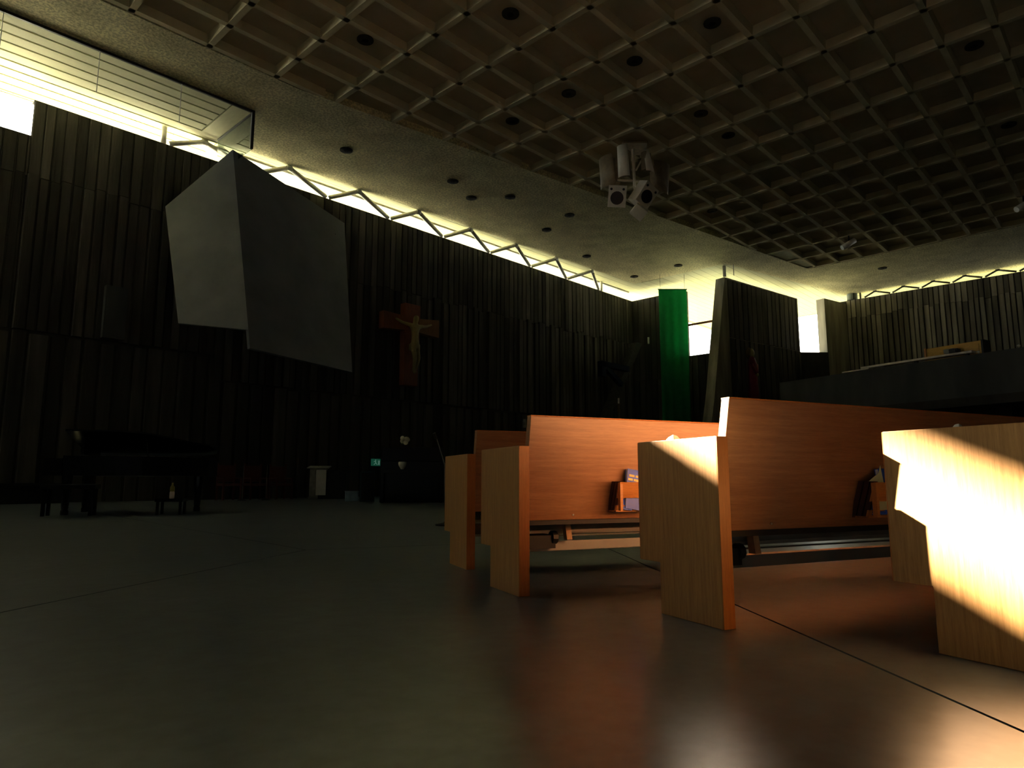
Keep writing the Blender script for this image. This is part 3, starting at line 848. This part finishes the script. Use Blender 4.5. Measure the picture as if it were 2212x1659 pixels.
t = book(1, .585, -.022, .420, .075, .058, -.25, .12, 'small blue booklet lying in the lower slot of the second pew rack', 'hymn books', thick=.010, rows=False)
book(2, .945, -.026, .425, .12, .200, -.10, 0, 'blue hymn book in the shaded rack of the middle pew', 'hymn books', rows=False)
book(2, .870, -.022, .420, .10, .058, -.25, 0, 'blue booklet lying in the lower slot of the middle pew rack', 'hymn books', thick=.010, rows=False)
loc, rz = pew_point(2, .862, -.032, .44)
t = empty('service_sheet', loc); t.rotation_euler = (-.12, 0, rz)
MB().prism([(0, 0), (.10, 0), (.095, .20), (.075, .165), (.0, .128)], lambda p, a: (p[0], a, p[1]), 0, .002).build('sheet', 'paper_green', t)
tag(t, 'pale green folded sheet sticking out of the middle pew rack', 'paper')
loc, rz = pew_point(2, .030, .30, .7465)
t = empty('paper_tissue', loc, rz)
MB().hexa([(-.022, -.03, 0), (.02, -.028, 0), (.022, .026, 0), (-.02, .03, 0), (-.012, -.016, .024), (.010, -.02, .016), (.012, .012, .026), (-.014, .016, .012)]).build('crumple', 'paper_white', t, bevel=.003)
tag(t, 'small crumpled white tissue on top of the middle pew end', 'tissue')
loc, rz = pew_point(3, .030, .27, .7465)
t = empty('paper_scrap', loc, rz)
MB().hexa([(-.012, -.012, 0), (.012, -.012, 0), (.012, .012, 0), (-.012, .012, 0), (-.006, -.008, .012), (.008, -.006, .009), (.006, .008, .012), (-.008, .006, .008)]).build('crumple', 'paper_white', t, bevel=.002)
tag(t, 'tiny white scrap on top of the nearest pew end', 'paper')

# ------------------------------------------------------------------ dim sanctuary furniture
pa = math.atan2(.30, .95)
pn = empty('grand_piano', (-6.75, 12.75, 0), pa)
outl = [(-1.15, -.75), (-.35, -.75), (.05, -.66), (.4, -.42), (.75, -.12), (1.05, .05), (1.18, .3), (1.12, .58), (.9, .72), (.5, .75), (-1.15, .75)]
MB().prism(outl, lambda p, t: (p[0], p[1], t), .66, 1.0).build('rim', 'piano_black', pn)
MB().prism(outl, lambda p, t: (p[0], p[1], 1.06 + (.75 - p[1]) * .24 + t), 0, .03).build('lid', 'piano_black', pn)
MB().box(-1.42, -1.15, -.75, .75, .66, .80).build('key_bed', 'piano_black', pn)
MB().box(-1.38, -1.16, -.66, .66, .80, .815).build('keys', 'key_white', pn)
MB().box(-1.42, -1.15, -.78, -.70, .66, .95).build('cheek', 'piano_black', pn); MB().box(-1.42, -1.15, .70, .78, .66, .95).build('cheek', 'piano_black', pn)
MB().box(-.95, -.90, -.55, .55, 1.03, 1.32).build('music_desk', 'piano_black', pn)
MB().tube((.1, -.5, 1.0), (.05, -.45, 1.34), .012, 6).build('lid_prop', 'piano_black', pn)
for x, y in ((-1.1, -.6), (-1.1, .6), (.85, .35)):
    MB().lathe([(.085, .66), (.08, .5), (.055, .12), (.05, .08), (.06, .07), (.06, .0)], 10, (x, y, 0)).build('leg', 'piano_black', pn)
MB().box(-.95, -.85, -.15, .15, .05, .66).build('pedal_lyre', 'piano_black', pn)
tag(pn, 'black grand piano with half raised lid in the dark at left', 'piano')
t = empty('piano_bench', (-7.35, 11.55, 0), pa)
MB().box(-.40, .40, -.18, .18, .44, .52).build('seat', 'cloth_black', t, bevel=.02)
for x in (-.34, .34):
    for y in (-.13, .13): MB().box(x - .025, x + .025, y - .025, y + .025, 0, .44).build('leg', 'piano_black', t)
tag(t, 'low black bench in front of the grand piano', 'bench')
t = empty('low_stool', (-5.88, 12.0, 0), .2)
MB().box(-.22, .22, -.18, .18, .22, .27).build('top', 'piano_black', t)
for x in (-.18, .18):
    for y in (-.14, .14): MB().box(x - .02, x + .02, y - .02, y + .02, 0, .22).build('leg', 'piano_black', t)
tag(t, 'low black stool under the piano tail', 'stool')
t = empty('bottle', (-5.88, 12.0, .27))
MB().lathe([(.035, 0), (.04, .02), (.04, .10), (.035, .12)], 12).build('base', 'beam_pale', t, True)
MB().lathe([(.036, .12), (.04, .14), (.036, .2), (.015, .23), (.015, .27)], 12).build('top', 'bottle_yellow', t, True)
tag(t, 'small yellow and white bottle glimmering below the piano', 'bottle')
def chair(x, y, rz, label):
    t = empty('sanctuary_chair', (x, y, 0), rz)
    MB().box(-.28, .28, -.26, .26, .42, .50).build('seat', 'dark_chair_wood', t, bevel=.02)
    MB().box(-.25, .25, .22, .26, .55, 1.05).build('backrest', 'dark_chair_wood', t, bevel=.01)
    for a in (-.26, .26):
        MB().box(a - .025, a + .025, -.25, -.20, 0, .66).build('leg', 'dark_chair_wood', t)
        MB().box(a - .025, a + .025, .21, .26, 0, 1.12).build('leg', 'dark_chair_wood', t)
        MB().box(a - .03, a + .03, -.26, .24, .64, .68).build('arm', 'dark_chair_wood', t)
    tag(t, label, 'chair', 'dark red sanctuary chairs')
for k, lab in enumerate(('dark red armchair nearest the piano', 'middle dark red armchair in front of the boarded wall', 'dark red armchair nearest the grey lectern')):
    p = R(9.4 + k * .85, 20.7, 0); chair(p.x, p.y, RZ, lab)
for k, (u, w, h, lab) in enumerate(((9.55, 20.1, 1.15, 'thin upright stand in front of the dark red chairs, left'), (10.3, 20.1, 1.08, 'thin upright stand in front of the dark red chairs, right'))):
    p = R(u, w, 0); t = empty('microphone_stand', (p.x, p.y, 0))
    MB().lathe([(.13, 0), (.13, .02), (.02, .04), (.02, .05)], 12).build('base', 'heater_black', t)
    MB().tube((0, 0, .04), (0, 0, h), .012, 8).build('pole', 'chrome', t); MB().tube((0, 0, h), (0, -.05, h + .08), .022, 8).build('microphone', 'heater_black', t)
    tag(t, lab, 'microphone stand')
p = R(12.55, 20.85, 0); t = empty('lectern', (p.x, p.y, 0), RZ - .75)
MB().box(-.26, .26, -.2, .2, .05, .98).build('column', 'lectern_grey', t, bevel=.01); MB().box(-.30, .30, -.24, .24, 0, .05).build('base', 'lectern_grey', t)
MB().hexa([(-.36, -.26, .98), (.36, -.26, .98), (.36, .26, 1.06), (-.36, .26, 1.06), (-.36, -.26, 1.01), (.36, -.26, 1.01), (.36, .26, 1.09), (-.36, .26, 1.09)]).build('book_rest', 'lectern_grey', t)
MB().tube((-.05, .15, 1.05), (-.05, .05, 1.42), .009, 6).build('microphone', 'heater_black', t)
tag(t, 'small grey lectern with microphone before the dark wall', 'lectern')
p = Vector((-5.85, 22.7, 0)); t = empty('side_table', (p.x, p.y, 0), RZ - .75)
MB().box(-.50, .50, -.3, .3, .86, .92).build('top', 'cloth_black', t); MB().box(-.44, .44, -.26, .26, 0, .86).build('body', 'cloth_black', t)
tag(t, 'dark covered side table right of the grey lectern', 'table')
t2 = empty('table_cloth', (p.x, p.y, .92), RZ - .75)
v = []; f = []
prof = [(-.25, .003), (-.48, .004), (-.515, -.01), (-.525, -.3), (-.515, -.6), (-.50, -.82)]
ys = [-.31 + .62 * k / 8 for k in range(9)]
for th in (0, .008):
    for x, z in prof:
        for k, y in enumerate(ys): v.append((x - th - (.018 * math.sin(k * 1.9) if z < -.1 else 0), y, z + th * .5))
nn_ = len(ys); mm = len(prof) * nn_
for a in range(len(prof) - 1):
    for k in range(nn_ - 1):
        q0 = a * nn_ + k; f += [(q0, q0 + 1, q0 + nn_ + 1, q0 + nn_), (mm + q0 + 1, mm + q0, mm + q0 + nn_, mm + q0 + nn_ + 1)]
MB().add(v, f).build('cloth', 'cloth_white', t2, True); MB().box(-.50, -.18, -.335, -.315, -.80, .004).build('front_fall', 'cloth_white', t2, bevel=.006); tag(t2, 'white cloth hanging down the left end of the dark side table', 'cloth')
t = empty('storage_crate', (-4.62, 20.0, 0), .3)
MB().box(-.18, .18, -.15, .15, 0, .03).box(-.18, -.16, -.15, .15, .03, .26).box(.16, .18, -.15, .15, .03, .26).box(-.16, .16, -.15, -.13, .03, .26).box(-.16, .16, .13, .15, .03, .26).build('box', 'crate_blue_lit', t)
MB().box(-.19, .19, -.16, .16, .26, .29).build('lid', 'crate_blue_lit', t); tag(t, 'lidded crate on the floor right of the side table, blue light put into its colour', 'crate')
t = empty('floor_speaker', (-4.1, 19.6, 0), .25)
MB().box(-.2, .2, -.18, .18, 0, .85).build('cabinet', 'teal_lit_tint', t, bevel=.015); MB().box(-.17, .17, -.19, -.18, .05, .8).build('grille', 'heater_black', t)
tag(t, 'upright speaker cabinet left of the organ, teal light put into its colour', 'loudspeaker')
og = empty('organ_console', (-2.68, 18.6, 0), .1)
MB().box(-.86, .86, 0, .6, 0, 1.10).build('case', 'piano_black', og, bevel=.015); MB().box(-.84, .84, .1, .6, 1.10, 1.48).build('upper_case', 'piano_black', og, bevel=.015)
MB().box(-.78, .78, -.35, 0, .78, .88).build('manual', 'piano_black', og); MB().box(-.5, .5, .06, .10, 1.12, 1.40).build('music_desk', 'piano_black', og)
for x in (-.80, .74): MB().box(x, x + .06, -.35, 0, 0, .78).build('leg', 'piano_black', og)
tag(og, 'black organ console in the dark beyond the first pew', 'organ')
t = empty('flower_bouquet', (-2.95, 18.9, 1.48))
MB().lathe([(.06, 0), (.08, .05), (.05, .10)], 10).build('vase', 'heater_black', t, True)
rnd = random.Random(3)
for k in range(9):
    MB().ball((rnd.uniform(-.13, .13), rnd.uniform(-.08, .08), .14 + rnd.uniform(0, .12)), rnd.uniform(.05, .075), 8).build('blossom', 'flower_white', t, True)
for k in range(4): MB().tube((0, 0, .08), (rnd.uniform(-.16, .16), rnd.uniform(-.1, .1), .12), .02, 5, .004).build('leaf', 'leaf_green', t)
tag(t, 'white flowers in a dark vase on top of the organ console', 'flowers')
t = empty('white_bowl', (-2.92, 18.38, .88))
MB().lathe([(.04, 0), (.05, .02), (.10, .10), (.11, .18), (.09, .20)], 14).build('bowl', 'flower_white', t, True); tag(t, 'small pale round bowl on the organ console ledge', 'bowl')
# exit sign on the wall
t = empty('exit_sign', R(15.36, 21.56, 1.14), RZ)
MB().box(-.19, .19, -.05, .03, 0, .26).build('housing', 'exit_glow', t, bevel=.008)
MB().lathe([(.005, -.022), (.022, 0), (.005, .022)], 10, (-.04, -.055, .215)).build('figure_head', 'exit_white', t)
MB().bar((-.05, -.055, .19), (-.03, -.055, .11), .008, .035, (1, 0, 0)).build('figure_body', 'exit_white', t)
MB().bar((-.03, -.055, .11), (-.11, -.055, .04), .008, .022, (1, 0, 0)).build('figure_leg', 'exit_white', t)
MB().bar((-.03, -.055, .11), (.04, -.055, .04), .008, .022, (1, 0, 0)).build('figure_leg', 'exit_white', t)
MB().bar((-.05, -.055, .18), (-.12, -.055, .15), .008, .018, (1, 0, 0)).build('figure_arm', 'exit_white', t)
MB().box(.08, .15, -.056, -.05, .04, .2).build('door_mark', 'exit_white', t)
tag(t, 'small dim green exit sign with running figure low on the wall', 'exit sign')
t = empty('microphone_stand', (-.86, 9.0, 0))
MB().lathe([(.13, 0), (.13, .02), (.02, .04), (.02, .05)], 12).build('base', 'heater_black', t)
MB().tube((0, 0, .04), (-.02, 0, .80), .010, 8).build('pole', 'chrome', t); MB().tube((-.02, 0, .78), (-.13, 0, 1.12), .007, 8).build('boom', 'chrome', t)
MB().tube((-.13, 0, 1.12), (-.16, -.03, 1.19), .02, 8).build('microphone', 'heater_black', t)
tag(t, 'thin microphone stand leaning beside the farthest pew end', 'microphone stand')
# low dark plinth along the wall at far left
o = MB().box(2.6, 5.2, 20.9, 21.45, 0, .45).box(2.6, 5.2, 20.85, 21.45, .45, .52).build('wall_bench', 'cloth_black')
o.rotation_euler = (0, 0, RZ); tag(o, 'long low dark bench against the boarded wall at far left', 'bench')
# turn the whole place, camera and sun included, so the hall's walls run along the world axes
bpy.context.view_layer.update()
turn = Matrix.Rotation(-RZ, 4, 'Z')
for o in list(scn.objects):
    if o.parent is None: o.matrix_world = turn @ o.matrix_world
bpy.context.view_layer.update()
